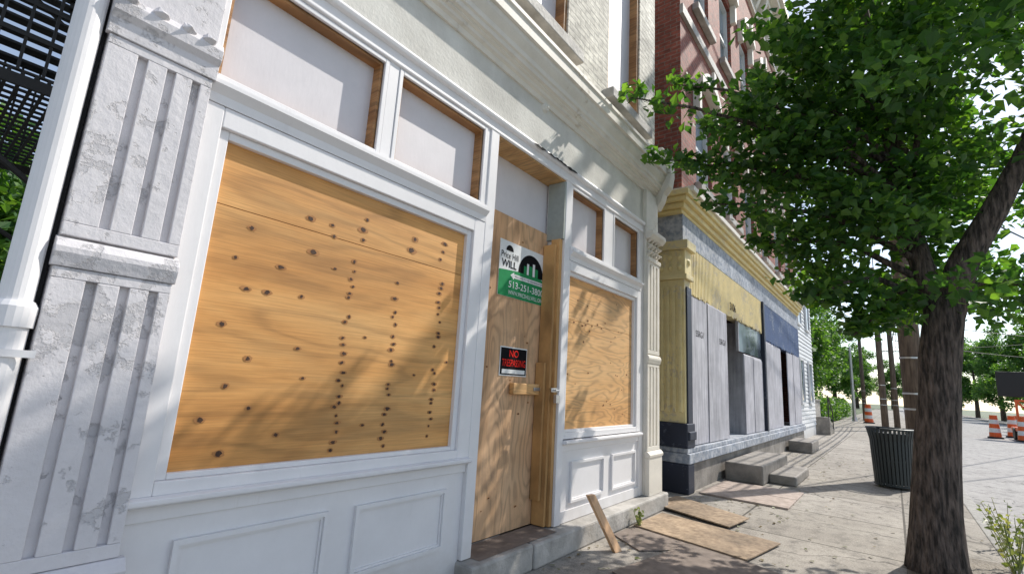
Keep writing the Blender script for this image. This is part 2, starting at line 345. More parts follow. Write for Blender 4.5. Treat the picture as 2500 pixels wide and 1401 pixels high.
def dado(x0,x1,zt,zb,subs):
    f=B(); f.box(x0,x1,2.41,2.5,zb,zt)
    f.box(x0,x1,2.395,2.409,zt-.06,zt-.002); f.box(x0,x1,2.395,2.409,zb,zb+.10)
    o=f.make("dado_panel",b1,WHITE,bevel=.003)
    for a,b_,c,d in subs:
        g=B(); g.ring(a,b_,c,d,.022,.022,.022,.022,2.388,2.4095); g.ring(a+.023,b_-.023,c+.023,d-.023,.012,.012,.012,.012,2.400,2.4095)
        g.make("raised_panel",o,WHITE)
dado(.64,2.62,-.58,-1.4,[(.87,1.58,-1.10,-.73),(1.75,2.45,-1.10,-.73)])
dado(3.868,5.58,-.54,-1.212,[(4.06,4.72,-1.06,-.70),(4.90,5.50,-1.06,-.70)])
d=B(); d.box(2.70,3.76,2.57,2.585,-1.205,1.43)
for i in range(16): knot(d,R.uniform(2.95,3.6),R.uniform(-1.1,1.3),R.uniform(.004,.008),2.5685)
dd=d.make("door",b1,[PLYZ,KNOT,KRING],label="tall unpainted plywood board closing the doorway")
B().box(2.721,3.771,2.60,2.612,1.43,1.975).box(2.721,2.94,2.597,2.6,1.43,1.975).make("transom_board",dd,PANEL)
B().box(2.721,3.771,2.39,2.62,1.945,1.983).make("header_timber",dd,LUM)
B().box(3.725,3.7715,2.40,2.50,-1.205,1.36).make("timber_stud",dd,LUM,bevel=.004)
B().box(3.69,3.724,2.43,2.565,-1.205,1.30).make("timber_stud",dd,LUM,bevel=.004)
B().box(3.655,3.688,2.47,2.565,-1.0,.18).make("timber_stud",dd,LUM,bevel=.004)
B().box(3.745,3.7715,2.38,2.57,1.362,1.944).make("jamb_board",dd,GGREEN)
B().box(3.28,3.68,2.515,2.566,-.11,-.015).make("latch_bar",dd,PLYX2,bevel=.006)
h=B(); h.box(3.56,3.76,2.505,2.512,-.075,-.045); h.box(3.66,3.80,2.385,2.392,-.075,-.04); h.tube([(3.70,2.39,-.06),(3.70,2.36,-.06),(3.74,2.36,-.06),(3.74,2.39,-.06)],.007,8); h.box(3.69,3.75,2.35,2.38,-.17,-.10)
h.make("padlock",dd,STEEL,bevel=.003)
B().box(2.60,3.30,2.25,2.6,-1.4,-1.214).make("threshold_stone",b1,STONE,bevel=.018); B().box(3.308,6.14,2.24,2.5,-1.4,-1.216).make("threshold_stone",b1,STONE,bevel=.018)
B().poly([(2.72,2.30,-1.2115),(3.7,2.30,-1.2115),(3.7,2.56,-1.2115),(2.72,2.56,-1.2115)]).make("sill_board",b1,OSB2)
def pil(x0,x1,zcap0,zcap1,ztop,zband,zbase,zbot,mat_,ribs,carve=False,bev=.007):
    o=B(); W_=x1-x0
    o.box(x0,x1,2.352,2.6,zbot,ztop)
    def ribsec(za,zb):
        for a,b_ in ribs: o.box(x0+a*W_,x0+b_*W_,2.328,2.3515,za+.05,zb-.04)
        o.box(x0,x1,2.3275,2.3515,za,za+.0495); o.box(x0,x1,2.3275,2.3515,zb-.0395,zb)
    ribsec(zband+.115,zcap0); ribsec(zbase,zband-.002)
    o.extr([(2.352,zband),(2.322,zband),(2.316,zband+.02),(2.306,zband+.05),(2.306,zband+.07),(2.32,zband+.10),(2.352,zband+.113)],x0-.008,x1+.008)
    if not carve:
        hh=zcap1-zcap0
        o.extr([(2.352,zcap0+.002),(2.320,zcap0+.002),(2.316,zcap0+.4*hh),(2.295,zcap0+.55*hh),(2.29,zcap0+.8*hh),(2.306,zcap1),(2.352,zcap1)],x0-.012,x1+.012)
        for k in range(4):
            cx=x0+W_*(k+.3+.25*random.random())/4; o.tube([(cx,2.32,zcap0+.8*hh),(cx+.004,2.292,zcap0+.92*hh),(cx,2.33,zcap1+.02)],[.02,.026,.018],8,lump=.6)
    else:
        o.extr([(2.352,zcap0),(2.315,zcap0),(2.31,zcap0+.05),(2.33,zcap0+.06),(2.352,zcap0+.06)],x0-.01,x1+.01)
        o.extr([(2.352,zcap1-.10),(2.29,zcap1-.10),(2.25,zcap1-.05),(2.25,zcap1),(2.352,zcap1)],x0-.03,x1+.03)
        for k in range(4):
            cx=x0+W_*(k+.5)/4
            for q in range(3): o.tube([(cx,2.35,zcap0+.09+q*.085),(cx,2.305,zcap0+.12+q*.085),(cx,2.35,zcap0+.15+q*.085)],[.014,.032,.012],8)
    o.extr([(2.352,zbase-.07),(2.29,zbase-.07),(2.285,zbase-.04),(2.30,zbase-.02),(2.32,zbase-.002),(2.352,zbase-.002)],x0-.02,x1+.02)
    o.box(x0-.012,x1+.012,2.30,2.352,zbot,zbase-.071)
    return o.make("pilaster",b1,mat_,bevel=bev)
pil(.30,.67,1.25,1.42,2.11,.31,-.73,-1.4,PEEL,[(0,.27),(.36,.545),(.63,.80),(.885,1)],bev=.010)
pil(5.685,6.07,1.60,1.99,2.56,.31,-.72,-1.215,CORN,[(0,.16),(.26,.42),(.52,.68),(.80,1)],True)
s=B(); s.tube([(.235,2.36,-1.4),(.235,2.36,.10)],.052,20); s.tube([(.235,2.36,.08),(.235,2.36,.15),(.235,2.36,.17)],[.062,.064,.052],20)
s.tube([(.235,2.36,.17),(.235,2.36,9)],.046,20); s.box(.17,.31,2.30,2.306,-.02,.005); s.make("downspout",b1,WHITE,smooth=False)
B().box(.272,.296,2.375,2.5,-1.4,9).make("corner_gap_shade",b1,DARK)  # solid near-black strip painting the shade between downspout and pilaster

# signs
sg=empty("neighborhood_sign",(3.38,2.565,.71),"white and green neighborhood group sign screwed to plywood door","sign")
y=2.563; B().box(3.04,3.73,y,2.5682,.71,1.20).make("sign_plate",sg,SWHITE)
g=B(); pts=[(3.041,.711),(3.729,.711),(3.729,.93)]
for k in range(13):
    t=k/12; x=3.729-t*(.688); pts.append((x,.93+.035*math.sin(t*3.1)+.03*(1-t)*math.sin(t*6)))
g.poly([(x,y-.0012,z) for x,z in pts]); g.make("green_hill",sg,SGREEN)
a=B(); a.disc(3.505,.955,.195,y-.0016,0,24,0,math.pi); a.make("black_arch",sg,SBLACK)
a=B(); a.disc(3.175,1.115,.052,y-.0016,0,20,0,math.pi); a.make("black_arch",sg,SBLACK)
c=B()
for x0,x1,z1,mi in((3.39,3.43,1.03,0),(3.435,3.465,1.06,1),(3.47,3.52,1.045,0),(3.525,3.56,1.075,1),(3.565,3.61,1.035,0)): c.box(x0,x1,y-.003,y-.0022,.957,z1,mi)
c.make("building_silhouette",sg,[SGREEN,SWHITE])
c=B(); c.poly([(x,y-.0022,z) for x,z in((3.20,.905),(3.25,.872),(3.25,.887),(3.70,.887),(3.70,.923),(3.25,.923),(3.25,.938))]); c.make("white_arrow",sg,SWHITE)
text("WELCOME TO THE NEIGHBORHOOD",3.26,.895,.43,y-.003,SBLACK,"lettering",sg,.020)
text("Price Hill",3.06,1.045,.24,y-.003,SBLACK,"lettering",sg,.055)
text("WILL",3.07,.965,.21,y-.003,SBLACK,"lettering",sg,.066,.012)
text("513-251-3800",3.18,.795,.53,y-.003,SWHITE,"lettering",sg,.06,.006)
text("WWW.PRICEHILLWILL.ORG",3.18,.735,.53,y-.003,SWHITE,"lettering",sg,.036)
nt_=empty("no_trespassing_sign",(3.32,2.565,.04),"small black and red no trespassing sign on plywood door","sign")
B().box(3.13,3.51,2.5645,2.5682,.04,.285).make("sign_plate",nt_,SWHITE); B().box(3.14,3.50,2.5615,2.5642,.05,.275).make("black_field",nt_,SBLACK)
B().box(3.16,3.48,2.5595,2.5612,.06,.095).make("white_strip",nt_,SWHITE)
text("NO",3.25,.20,.13,2.5595,SRED,"lettering",nt_,.06,.01); text("TRESPASSING",3.155,.12,.33,2.5595,SRED,"lettering",nt_,.06,.006)

# ---------------------------------------------------------------- building 2
b2=empty("brick_building",(12.9,2.4,-1.4),"three storey red brick building with boarded yellow and blue shopfront","building")
X0,X1=7.2,18.7
wx=[7.95,9.75,11.55,13.35,15.15,16.95]; ops=[(a,a+.95,3.5,5.2) for a in wx]+[(a,a+.95,7.0,8.9) for a in wx]
w=B(); w.wall(X0,X1,2.9,12.0,2.40,ops,.2)
w.poly([(X0,2.4,-1.4),(X0,14,-1.4),(X0,14,12),(X0,2.4,12)]); w.poly([(X1,2.4,-1.4),(X1,14,-1.4),(X1,14,12),(X1,2.4,12)]); w.poly([(X0,2.4,12),(X1,2.4,12),(X1,14,12),(X0,14,12)]); w.poly([(X0,14,-1.4),(X1,14,-1.4),(X1,14,12),(X0,14,12)])
w.make("wall",b2,RBRICK)
def win2(a,z0,z1):
    f=B(); f.ring(a+.002,a+.948,z0+.002,z1-.002,.06,.06,.06,.06,2.47,2.58); f.box(a+.062,a+.888,2.50,2.56,(z0+z1)/2-.03,(z0+z1)/2+.03); o=f.make("window",b2,SIDE)
    B().box(a+.06,a+.89,2.545,2.555,z0+.06,z1-.06).make("window_pane",o,GLASS)
    B().box(a-.1,a+1.05,2.28,2.398,z0-.14,z0-.003).make("sill",o,STONE,bevel=.012)
    h=B(); h.box(a-.12,a+.0,2.28,2.398,z1-.35,z1+.1); h.box(a+.95,a+1.07,2.28,2.398,z1-.35,z1+.1)
    n=10
    for k in range(n):
        t0,t1=k/n,(k+1)/n; x0=a-.12+1.19*t0; x1=a-.12+1.19*t1; zz=lambda t:.28*math.sin(math.pi*t)
        h.hexa([(x0,2.22,z1+.103+zz(t0)*.6),(x1,2.22,z1+.103+zz(t1)*.6),(x1,2.398,z1+.103+zz(t1)*.6),(x0,2.398,z1+.103+zz(t0)*.6)],[(x0,2.22,z1+.25+zz(t0)),(x1,2.22,z1+.25+zz(t1)),(x1,2.398,z1+.25+zz(t1)),(x0,2.398,z1+.25+zz(t0))])
    h.box(a+.41,a+.54,2.17,2.22,z1+.2,z1+.6); h.make("window_hood",o,CORN); return o
for z0,z1 in((3.5,5.2),(7.0,8.9)):
    o=win2(wx[0],z0,z1)
    for a in wx[1:]:
        c=o.copy(); col.objects.link(c); c.parent=b2; c.matrix_parent_inverse=o.matrix_parent_inverse.copy(); c.location=Vector((a-wx[0],0,0))
        for ch in o.children:
            k=ch.copy(); col.objects.link(k); k.parent=c; k.matrix_parent_inverse=ch.matrix_parent_inverse.copy()
r=B()
for z0,z1,ov in((10.7,10.85,.08),(10.85,11.5,.03),(11.5,11.75,.3),(11.75,12.0,.5),(12.0,12.25,.6)): r.box(X0-ov,X1+ov,2.4-ov,2.6,z0+.001,z1)
x=X0+.1
while x<X1: r.extr([(2.37,10.9),(2.3,10.92),(2.12,11.3),(2.08,11.5),(2.37,11.5)],x,x+.16); x+=.55
r.make("roof_cornice",b2,CORN)
B().box(X0-.03,X1,2.34,2.399,6.3,6.48).make("belt_course",b2,STONE)
c=B()
for z0,z1,ov in((2.70,2.76,.04),(2.76,2.85,.09),(2.85,2.93,.15),(2.93,3.02,.19)): c.box(X0-ov-.1,X1,2.4-ov,2.9,z0+.001,z1)
c.make("shopfront_cornice",b2,YEL,bevel=.012)
B().box(X0-.14,X1,2.17,2.9,3.021,3.10).make("cornice_cap",b2,CORN)
B().box(X0-.05,X1,2.375,2.9,2.26,2.70).make("sign_band",b2,GBLUE)
def ribbed(x0,x1,z0,z1,m,step=.08):
    o=B(); o.box(x0,x1,2.40,2.6,z0,z1); x=x0+.01
    while x<x1-.05: o.box(x,x+step*.6,2.375,2.399,z0+R.uniform(-.04,.02),z1-.01); x+=step
    return o.make("ribbed_frieze",b2,m)
ribbed(7.42,12.8,1.50,2.259,YELR); ribbed(12.95,X1,1.35,2.259,BLUE)
B().box(12.80,12.949,2.33,2.6,-.8,2.259).make("shopfront_divider",b2,NAVY,bevel=.01)
p=B(); p.box(7.15,7.42,2.36,2.95,-.45,1.66)
for k in range(6): p.box(7.115,7.149,2.40+k*.09,2.45+k*.09,-.3,1.55)
p.box(7.10,7.45,2.31,3.0,1.662,1.74); p.box(7.13,7.43,2.34,2.96,1.742,2.12); p.box(7.06,7.48,2.28,3.0,2.122,2.258)
for k in range(4):
    for q in range(2): p.tube([(7.13,2.42+k*.14,1.80+q*.16),(7.105,2.42+k*.14,1.84+q*.16),(7.13,2.42+k*.14,1.90+q*.16)],[.02,.04,.02],8)
p.tube([(7.28,2.345,1.94),(7.28,2.31,1.94)],[.07,.03],12)
p.make("pilaster",b2,YELR,bevel=.008)
B().box(7.20,7.40,2.335,2.358,-.45,1.55).make("painted_board",b2,NAVY)
p=B(); p.box(7.11,7.45,2.32,3.0,-.79,-.452); p.box(7.13,7.43,2.29,3.0,-.68,-.56); p.make("pilaster_base",b2,NAVY,bevel=.015)
p=B(); p.box(7.12,X1,2.30,2.9,-1.0,-.862); p.box(7.14,X1,2.33,2.9,-.86,-.792); p.make("base_trim",b2,GBLUE,bevel=.01)
B().box(7.16,X1,2.36,2.9,-1.4,-1.002).make("foundation",b2,STONED)
B().box(7.10,7.36,2.31,2.95,-1.4,-1.004).make("corner_block",b2,NAVY,bevel=.015)
boards=[(7.42,8.35,2.385),(8.36,9.55,2.37),(11.0,11.8,2.40),(11.81,12.75,2.39),(13.0,14.2,2.38),(14.22,15.3,2.395),(16.3,17.3,2.39),(17.32,18.6,2.38)]
for x0,x1,yy in boards:
    top=.85 if 11<=x0<12.8 else 1.5 if x0<12.8 else 1.34
    B().hexa([(x0,yy,-.78),(x1,yy,-.78),(x1,yy+.02,-.78),(x0,yy+.02,-.78)],[(x0+R.uniform(0,.03),yy,top+R.uniform(-.08,.0)),(x1,yy,top+R.uniform(-.08,0)),(x1,yy+.02,top),(x0,yy+.02,top)]).make("weathered_board",b2,GPLY,bevel=.003)
B().box(10.6,12.75,2.41,2.42,.87,1.49).make("shop_window_pane",b2,GLASS)
B().box(10.55,10.6,2.4,2.45,.87,1.49).make("window_post",b2,GPLY)
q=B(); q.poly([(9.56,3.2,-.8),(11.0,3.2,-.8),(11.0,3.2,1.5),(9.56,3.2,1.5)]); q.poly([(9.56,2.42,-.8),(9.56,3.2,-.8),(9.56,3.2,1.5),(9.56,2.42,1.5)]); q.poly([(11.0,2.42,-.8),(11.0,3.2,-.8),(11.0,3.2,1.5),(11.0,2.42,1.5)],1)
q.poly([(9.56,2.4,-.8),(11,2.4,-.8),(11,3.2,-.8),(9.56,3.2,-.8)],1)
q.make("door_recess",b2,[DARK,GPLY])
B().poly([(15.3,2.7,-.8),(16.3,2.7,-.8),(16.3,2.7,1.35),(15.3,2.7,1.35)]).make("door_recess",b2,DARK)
for x in(7.75,9.02): text("SSRG//",x,.86,.42,2.368 if x>8.3 else 2.383,SBLACK,"lettering",b2,.10)
text("3106",9.85,1.60,.42,2.371,SBLACK,"house_number",b2,.16,.01)

def block(name,x0,x1,y0,y1,z0,z1,m,label,cat):
    return B().box(x0,x1,y0,y1,z0,z1).make(name,None,m,bevel=.025,label=label,cat=cat)
st=empty("stone_steps",(9.9,2.0,-1.4),"two worn stone steps below boarded shop doorway","steps")
B().box(8.9,11.2,1.72,2.299,-1.399,-1.10).make("step",st,STONED,bevel=.025); B().box(9.3,10.8,1.32,1.718,-1.399,-1.25).make("step",st,STONED,bevel=.025)
block("stone_step",15.2,16.6,1.75,2.299,-1.399,-1.12,STONED,"single stone step below far shop doorway","step")
ht=empty("cellar_hatch",(8,1.8,-1.4),"rusty diamond plate cellar hatch set in sidewalk","hatch")
B().box(7.35,8.03,1.15,2.25,-1.4,-1.375).make("hatch_leaf",ht,RUST,bevel=.004); B().box(8.05,8.74,1.15,2.25,-1.4,-1.375).make("hatch_leaf",ht,RUST,bevel=.004)

# ---------------------------------------------------------------- white house and beyond
b3=empty("clapboard_house",(21,2.5,-1.4),"white clapboard house with flat front beside brick building","house")
w=B(); z=-1.0
w.box(18.9,23.6,2.55,10,-1.4,5.0)
while z<4.9: w.extr([(2.549,z),(2.52,z),(2.545,z+.14),(2.549,z+.14)],18.9,23.6); z+=.145
w.make("wall",b3,SIDE)
B().poly([(18.8,2.4,5.001),(23.7,2.4,5.001),(23.7,6.3,7),(18.8,6.3,7)]).poly([(18.8,6.3,7),(23.7,6.3,7),(23.7,10.2,5.0),(18.8,10.2,5.0)]).poly([(23.6,2.55,5),(23.6,10,5),(23.6,6.3,6.9)]).make("roof",b3,STONED)
for a,z0,z1 in((19.6,-.2,1.4),(21.8,-.2,1.4),(19.6,2.6,4.2),(21.8,2.6,4.2)):
    f=B(); f.ring(a,a+.9,z0,z1,.07,.07,.07,.07,2.46,2.519); o=f.make("window",b3,SIDE); B().box(a+.07,a+.83,2.49,2.50,z0+.07,z1-.07).make("window_pane",o,GLASS)
st=empty("porch_steps",(25,2.5,-1.4),"concrete steps with dark iron handrail beside white house","steps")
s=B()
for k in range(4): s.box(24.0+.35*k,24.36+.35*k if k<3 else 25.4,2.1,3.4,-1.4,-.7-.17*k)
s.make("step_flight",st,STONED,bevel=.01)
B().tube([(24.0,2.12,-.7),(24.0,2.12,.15),(25.6,2.12,-.5),(25.6,2.12,-1.4)],.025,6).make("handrail",st,BLACK)
B().box(26.5,34,3.4,3.65,-1.4,-.1).box(26.4,34.1,3.35,3.7,-.1,0).make("garden_wall",None,STONE,bevel=.01,label="low grey block wall behind the sidewalk",cat="wall")

# ---------------------------------------------------------------- vegetation helpers
def leafmesh(C,size,up=.4,fold=.25):
    n=len(C); nrm=rng.normal(size=(n,3)); nrm[:,2]=np.abs(nrm[:,2])+up; nrm/=np.linalg.norm(nrm,axis=1)[:,None]
    t=rng.normal(size=(n,3)); t[:,2]-=.5; t-=nrm*(t*nrm).sum(1)[:,None]; t/=np.linalg.norm(t,axis=1)[:,None]; s=np.cross(nrm,t)
    L=(size*rng.uniform(.65,1.35,n))[:,None]; C=np.asarray(C)
    v=np.stack([C-t*L*.5,C-t*L*.12+s*L*.40+nrm*L*fold*.4,C+t*L*.6,C-t*L*.12-s*L*.40+nrm*L*fold*.4],1).reshape(-1,3)
    i=np.arange(n)*4; f=np.concatenate([np.stack([i,i+1,i+2],1),np.stack([i,i+2,i+3],1)])
    return v,f
def mk(name,v,f,m,parent):
    v=np.array(v,dtype=float).copy(); v[:,2]+=H
    me=bpy.data.meshes.new(name); me.from_pydata(v.tolist(),[],f.tolist()); me.materials.append(m); o=bpy.data.objects.new(name,me); col.objects.link(o)
    if parent: o.parent=parent; o.matrix_parent_inverse=parent.matrix_world.inverted()
    return o
def clump(c,r,n):
    d=rng.normal(size=(n,3)); d/=np.linalg.norm(d,axis=1)[:,None]; return np.array(c)+d*(rng.uniform(0,1,n)**.45)[:,None]*np.array(r)

tr=empty("street_tree",(5.9,-.22,-1.4),"tall leafy street tree with forked dark trunk by the kerb","tree")
t=B()
P=[(5.88,-.2,-1.42),(5.88,-.205,-1.28),(5.885,-.215,-1.1),(5.89,-.23,-.9),(5.90,-.26,-.55),(5.9,-.30,-.2),(5.9,-.33,.1),(5.9,-.36,.4),(5.9,-.42,.75),(5.9,-.45,.98)]
t.tube(P,[.23,.20,.187,.175,.165,.155,.15,.15,.15,.14],28,lump=.13)
t.make("trunk",tr,BARK,smooth=True)
l=B()
def limb(pts,r0,r1,n=8):
    k=len(pts); l.tube(pts,[r0+(r1-r0)*i/(k-1) for i in range(k)],n,lump=.1)
limb([(5.9,-.42,.72),(5.9,-.60,1.3),(5.86,-.84,1.75),(5.85,-1.06,2.2),(5.85,-1.5,3.3),(5.95,-1.9,4.6)],.135,.04,14)
limb([(5.9,-.42,.8),(5.95,-.30,1.4),(6.05,-.2,2.4),(6.1,-.1,3.6),(6.1,0,5.6)],.11,.03)
T=[(4.39,2.0,3.07),(5.09,2.0,2.64),(5.0,1.7,3.46),(4.83,1.3,1.87),(5.17,1.67,2.53),(5.36,1.0,1.53),(5.43,.6,.95),(5.6,.25,.62),(5.3,.7,3.9),(4.9,1.0,2.9),(6.4,-1.6,.9),(5.5,-.6,3.3),(7.6,-.2,2.4),(7.2,1.0,3.0),(5.2,.4,2.0),(5.3,.9,3.4),(6.6,-.3,1.0),(5.3,1.5,3.0),(6.8,1.2,2.2)]
for x,y_,z in T:
    s0=Vector((5.95,-.3,1.0+max(0,z-1.2)*.55)); e=Vector((x,y_,z)); m1=s0.lerp(e,.4)+Vector((0,0,.22)); m2=s0.lerp(e,.75)+Vector((random.uniform(-.1,.1),random.uniform(-.1,.1),.15))
    limb([tuple(s0),tuple(m1),tuple(m2),tuple(e)],.035,.006,6)
l.make("limb",tr,BARK,smooth=True)
ph=math.radians(24); el=math.radians(45); ct=1/math.tan(ph); sl=math.tan(el)/math.sin(ph)
def hits(c,m=.25):  # shapes the crown so its shadow stays off the big plywood
    t_=2.4-c[1]; xs=c[0]-t_*ct; zs=c[2]-t_*sl
    return .5<xs<2.9 and zs+m>(-.45 if xs<1.4 else -.45+.75*(xs-1.4)) and zs<2.2
C=[]
cen=np.array([6.2,-.75,3.3]); rad=np.array([2.1,2.1,3.1])
for k in range(330):
    d=rng.normal(size=3); d/=np.linalg.norm(d); c=cen+d*rad*(rng.uniform(.10,1)**.5)
    if c[2]<.95: continue
    if c[1]<-.55 and c[2]<2.3 and c[0]<6.1: continue
    if c[2]>3.2 and c[1]>.45 and rng.uniform()<.55: continue      # upper facade side thinned to keep leaf shadow off the plywood
    if hits(c): continue
    C.append(clump(c,(.34,.34,.25),int(rng.uniform(50,130))))
k=0
while k<26:  # extra leaf clumps added to cast shade on the panels below the window
    xs=rng.uniform(.5,2.8); y_=rng.uniform(-.1,.8); zs=rng.uniform(-1.4,-.75)
    c=np.array([xs+(2.4-y_)*ct,y_,zs+(2.4-y_)*sl]); k+=1
    if hits(c,.2): continue
    C.append(clump(c,(.30,.30,.22),70))
for x,y_,z in T:
    e=np.array([x,y_,z]); s0=np.array([5.95,-.3,1.0+max(0,z-1.2)*.55])
    for f_,r_,n_ in((1,.16,38),(.9,.20,46),(.78,.26,74),(.64,.34,100),(.48,.36,95)):
        c=s0+(e-s0)*f_+np.array([0,0,.06])
        if f_<.95 and hits(c,.1): n_=n_//4
        C.append(clump(c,(r_,r_,r_*.7),n_))
C=np.concatenate(C); v,f=leafmesh(C,.09); mk("crown",v,f,LEAF,tr)

def bgtree(x,y_,h,r,n,name="background_tree",label="broad green tree behind the street",sz=.32,group="trees beyond the buildings"):
    e=empty(name,(x,y_,-1.4),label,"tree",group)
    B().tube([(x,y_,-1.45),(x+.1,y_,h*.3),(x,y_+.1,h*.62)],[.05*h*.6,.03*h*.6,.01*h],8).make("trunk",e,BARK,smooth=True)
    Cs=[]; cc=np.array([x,y_,h*.46])
    for k in range(60):
        d=rng.normal(size=3); d/=np.linalg.norm(d); c=cc+d*np.array([r,r,h*.5])*rng.uniform(.35,1)
        if c[2]<-.9: continue
        Cs.append(clump(c,(r*.28,r*.28,r*.24),n//60))
    v,f=leafmesh(np.concatenate(Cs),sz); mk("crown",v,f,LEAFB,e); return e
def cp(e,d,sc=1,rz=0):
    c=e.copy(); col.objects.link(c); c.location=e.location+Vector(d); c.scale=(sc,)*3; c.rotation_euler=(0,0,rz)
    for ch in e.children:
        k=ch.copy(); col.objects.link(k); k.parent=c; k.matrix_parent_inverse=ch.matrix_parent_inverse.copy()
    return c
t1=bgtree(31,7.2,10.5,3.6,15000,sz=.26)
for d,s,rz in(((7,1.0,0),1.0,1),((14,-.4,0),.9,2),((24,.6,0),1.05,3),((36,.5,0),1.1,4),((52,2,0),1.2,5),((75,1,0),1.3,1),((100,-1,0),1.2,3)): cp(t1,d,s,rz)
for d,s,rz in(((14,-21,0),1.0,2),((24,-20.5,0),1.1,4),((36,-20.5,0),.9,1),((50,-19.5,0),1.1,3),((64,-19,0),1.0,0),((80,-18,0),1.1,5),((100,-16,0),1.2,0),((120,-12,0),1.2,2),((135,-7,0),1.1,4)): cp(t1,d,s,rz)
t2=bgtree(1.0,23,8.0,4.0,12000,sz=.32,label="dense green tree standing behind the alley"); cp(t2,(-7,1,0),1.1,1); cp(t2,(3,10,0),1.3,2); cp(t2,(-6,14,0),1.5,2)
e=[]
for k in range(40): e.append(clump((35+k*.5,3.6+.2*math.sin(k),-.6+.15*math.sin(k*1.7)),(.5,.5,.75),190))
v,f=leafmesh(np.concatenate(e),.16); o=mk("hedge",v,f,LEAFB,None); tag(o,"clipped green hedge beside the sidewalk","hedge")
def weed(name,x,y_,h,n,lab,sz=.06):
    e=empty(name,(x,y_,-1.4),lab,"plant"); s=B(); Cs=[]
    for k in range(n):
        a=random.uniform(0,6.28); q=random.uniform(.3,1)*h*.4; tp=(x+q*math.cos(a),y_+q*math.sin(a),-1.4+h*random.uniform(.6,1)); s.tube([(x,y_,-1.41),((x+tp[0])/2,(y_+tp[1])/2,-1.4+h*.45),tp],[.005,.004,.002],5)
        for j in range(9):
            u=.25+.75*j/8; Cs.append(clump((x+(tp[0]-x)*u,y_+(tp[1]-y_)*u,-1.4+(tp[2]+1.4)*u),(sz*.8,)*3,1))
    s.make("stem",e,WEED); v,f=leafmesh(np.concatenate(Cs),sz,.1); mk("foliage",v,f,WEED,e)
weed("weed_plant",6.6,-.80,.62,8,"thin green weed growing by the kerb",.045); weed("weed_plant",7.5,-.85,.5,7,"thin green weed growing by the kerb",.045); weed("weed_plant",6.15,-.72,.5,7,"thin green weed growing by the kerb",.045)
weed("small_weed",5.05,2.15,.2,6,"small green weed sprouting at the stone threshold",.035)
n=600; LC=np.stack([rng.uniform(2.5,16,n),2.25-np.abs(rng.normal(0,.9,n)),np.full(n,-1.39)],1); LC[:,1]=np.clip(LC[:,1],-.65,2.2)
v,f=leafmesh(LC,.04,6,.1); o=mk("fallen_leaves",v,f,LITTER,None); tag(o,"dry leaves and crumbs scattered on the sidewalk","leaves",kind="stuff")

# ---------------------------------------------------------------- loose boards
def sheet(name,pts,z0,th,m,lab,cat):
    B().hexa([(x,y_,z0) for x,y_ in pts],[(x,y_,z0+th) for x,y_ in pts]).make(name,None,m,bevel=.002,label=lab,cat=cat)
sheet("plywood_sheet",[(3.35,1.05),(4.70,.82),(4.98,1.58),(3.72,1.80)],-1.397,.013,OSB2,"dark brown plywood sheet lying on sidewalk","plywood")
sheet("plywood_sheet",[(4.80,1.08),(5.58,.95),(5.76,2.18),(5.02,2.20)],-1.384,.013,OSB,"light strand board sheet lying on sidewalk by the threshold","plywood")
sheet("plywood_sheet",[(5.72,1.45),(6.30,1.38),(6.75,2.35),(6.05,2.42)],-1.370,.013,OSB,"small strand board offcut on top of another sheet","plywood")
sheet("roofing_scrap",[(4.35,1.85),(5.15,1.2),(5.3,2.2),(4.6,2.22)],-1.398,.012,OSB2,"dark brown roofing scrap under the boards","scrap")
pl=B(); pl.hexa([(4.15,1.98,-1.398),(4.24,1.96,-1.398),(4.255,2.0,-1.398),(4.165,2.02,-1.398)],[(4.05,2.20,-.96),(4.14,2.18,-.96),(4.155,2.22,-.96),(4.065,2.24,-.96)]); pl.make("wooden_plank",None,PLYZ,bevel=.003,label="short timber offcut leaning on the stone threshold",cat="plank")

# ---------------------------------------------------------------- trash can
tc=empty("trash_can",(10.95,.08,-1.4),"dark slatted metal trash can on sidewalk behind tree","trash can")
s=B(); cx,cy=10.95,.08
for k in range(34):
    a=2*math.pi*k/34; ca,sa=math.cos(a),math.sin(a); w_=.019
    def pt(r,o_,z): return (cx+r*ca-o_*sa,cy+r*sa+o_*ca,z)
    for za,zb,ra,rb in((-1.36,-.62,.265,.295),(-.62,-.44,.295,.335)):
        s.hexa([pt(ra,-w_,za),pt(ra+.01,-w_,za),pt(ra+.01,w_,za),pt(ra,w_,za)],[pt(rb,-w_,zb),pt(rb+.01,-w_,zb),pt(rb+.01,w_,zb),pt(rb,w_,zb)])
s.make("slat_body",tc,CAN)
def torus(b,cx,cy,z,R_,r_,n=32): b.tube([(cx+R_*math.cos(2*math.pi*k/n),cy+R_*math.sin(2*math.pi*k/n),z) for k in range(n+1)],r_,6,cap=False)
s=B(); torus(s,cx,cy,-.43,.34,.018); torus(s,cx,cy,-1.35,.27,.02); torus(s,cx,cy,-.95,.275,.012); s.make("rim",tc,CAN)
B().tube([(cx,cy,-1.33),(cx,cy,-.5)],[.23,.25],20).make("liner",tc,BLACK)

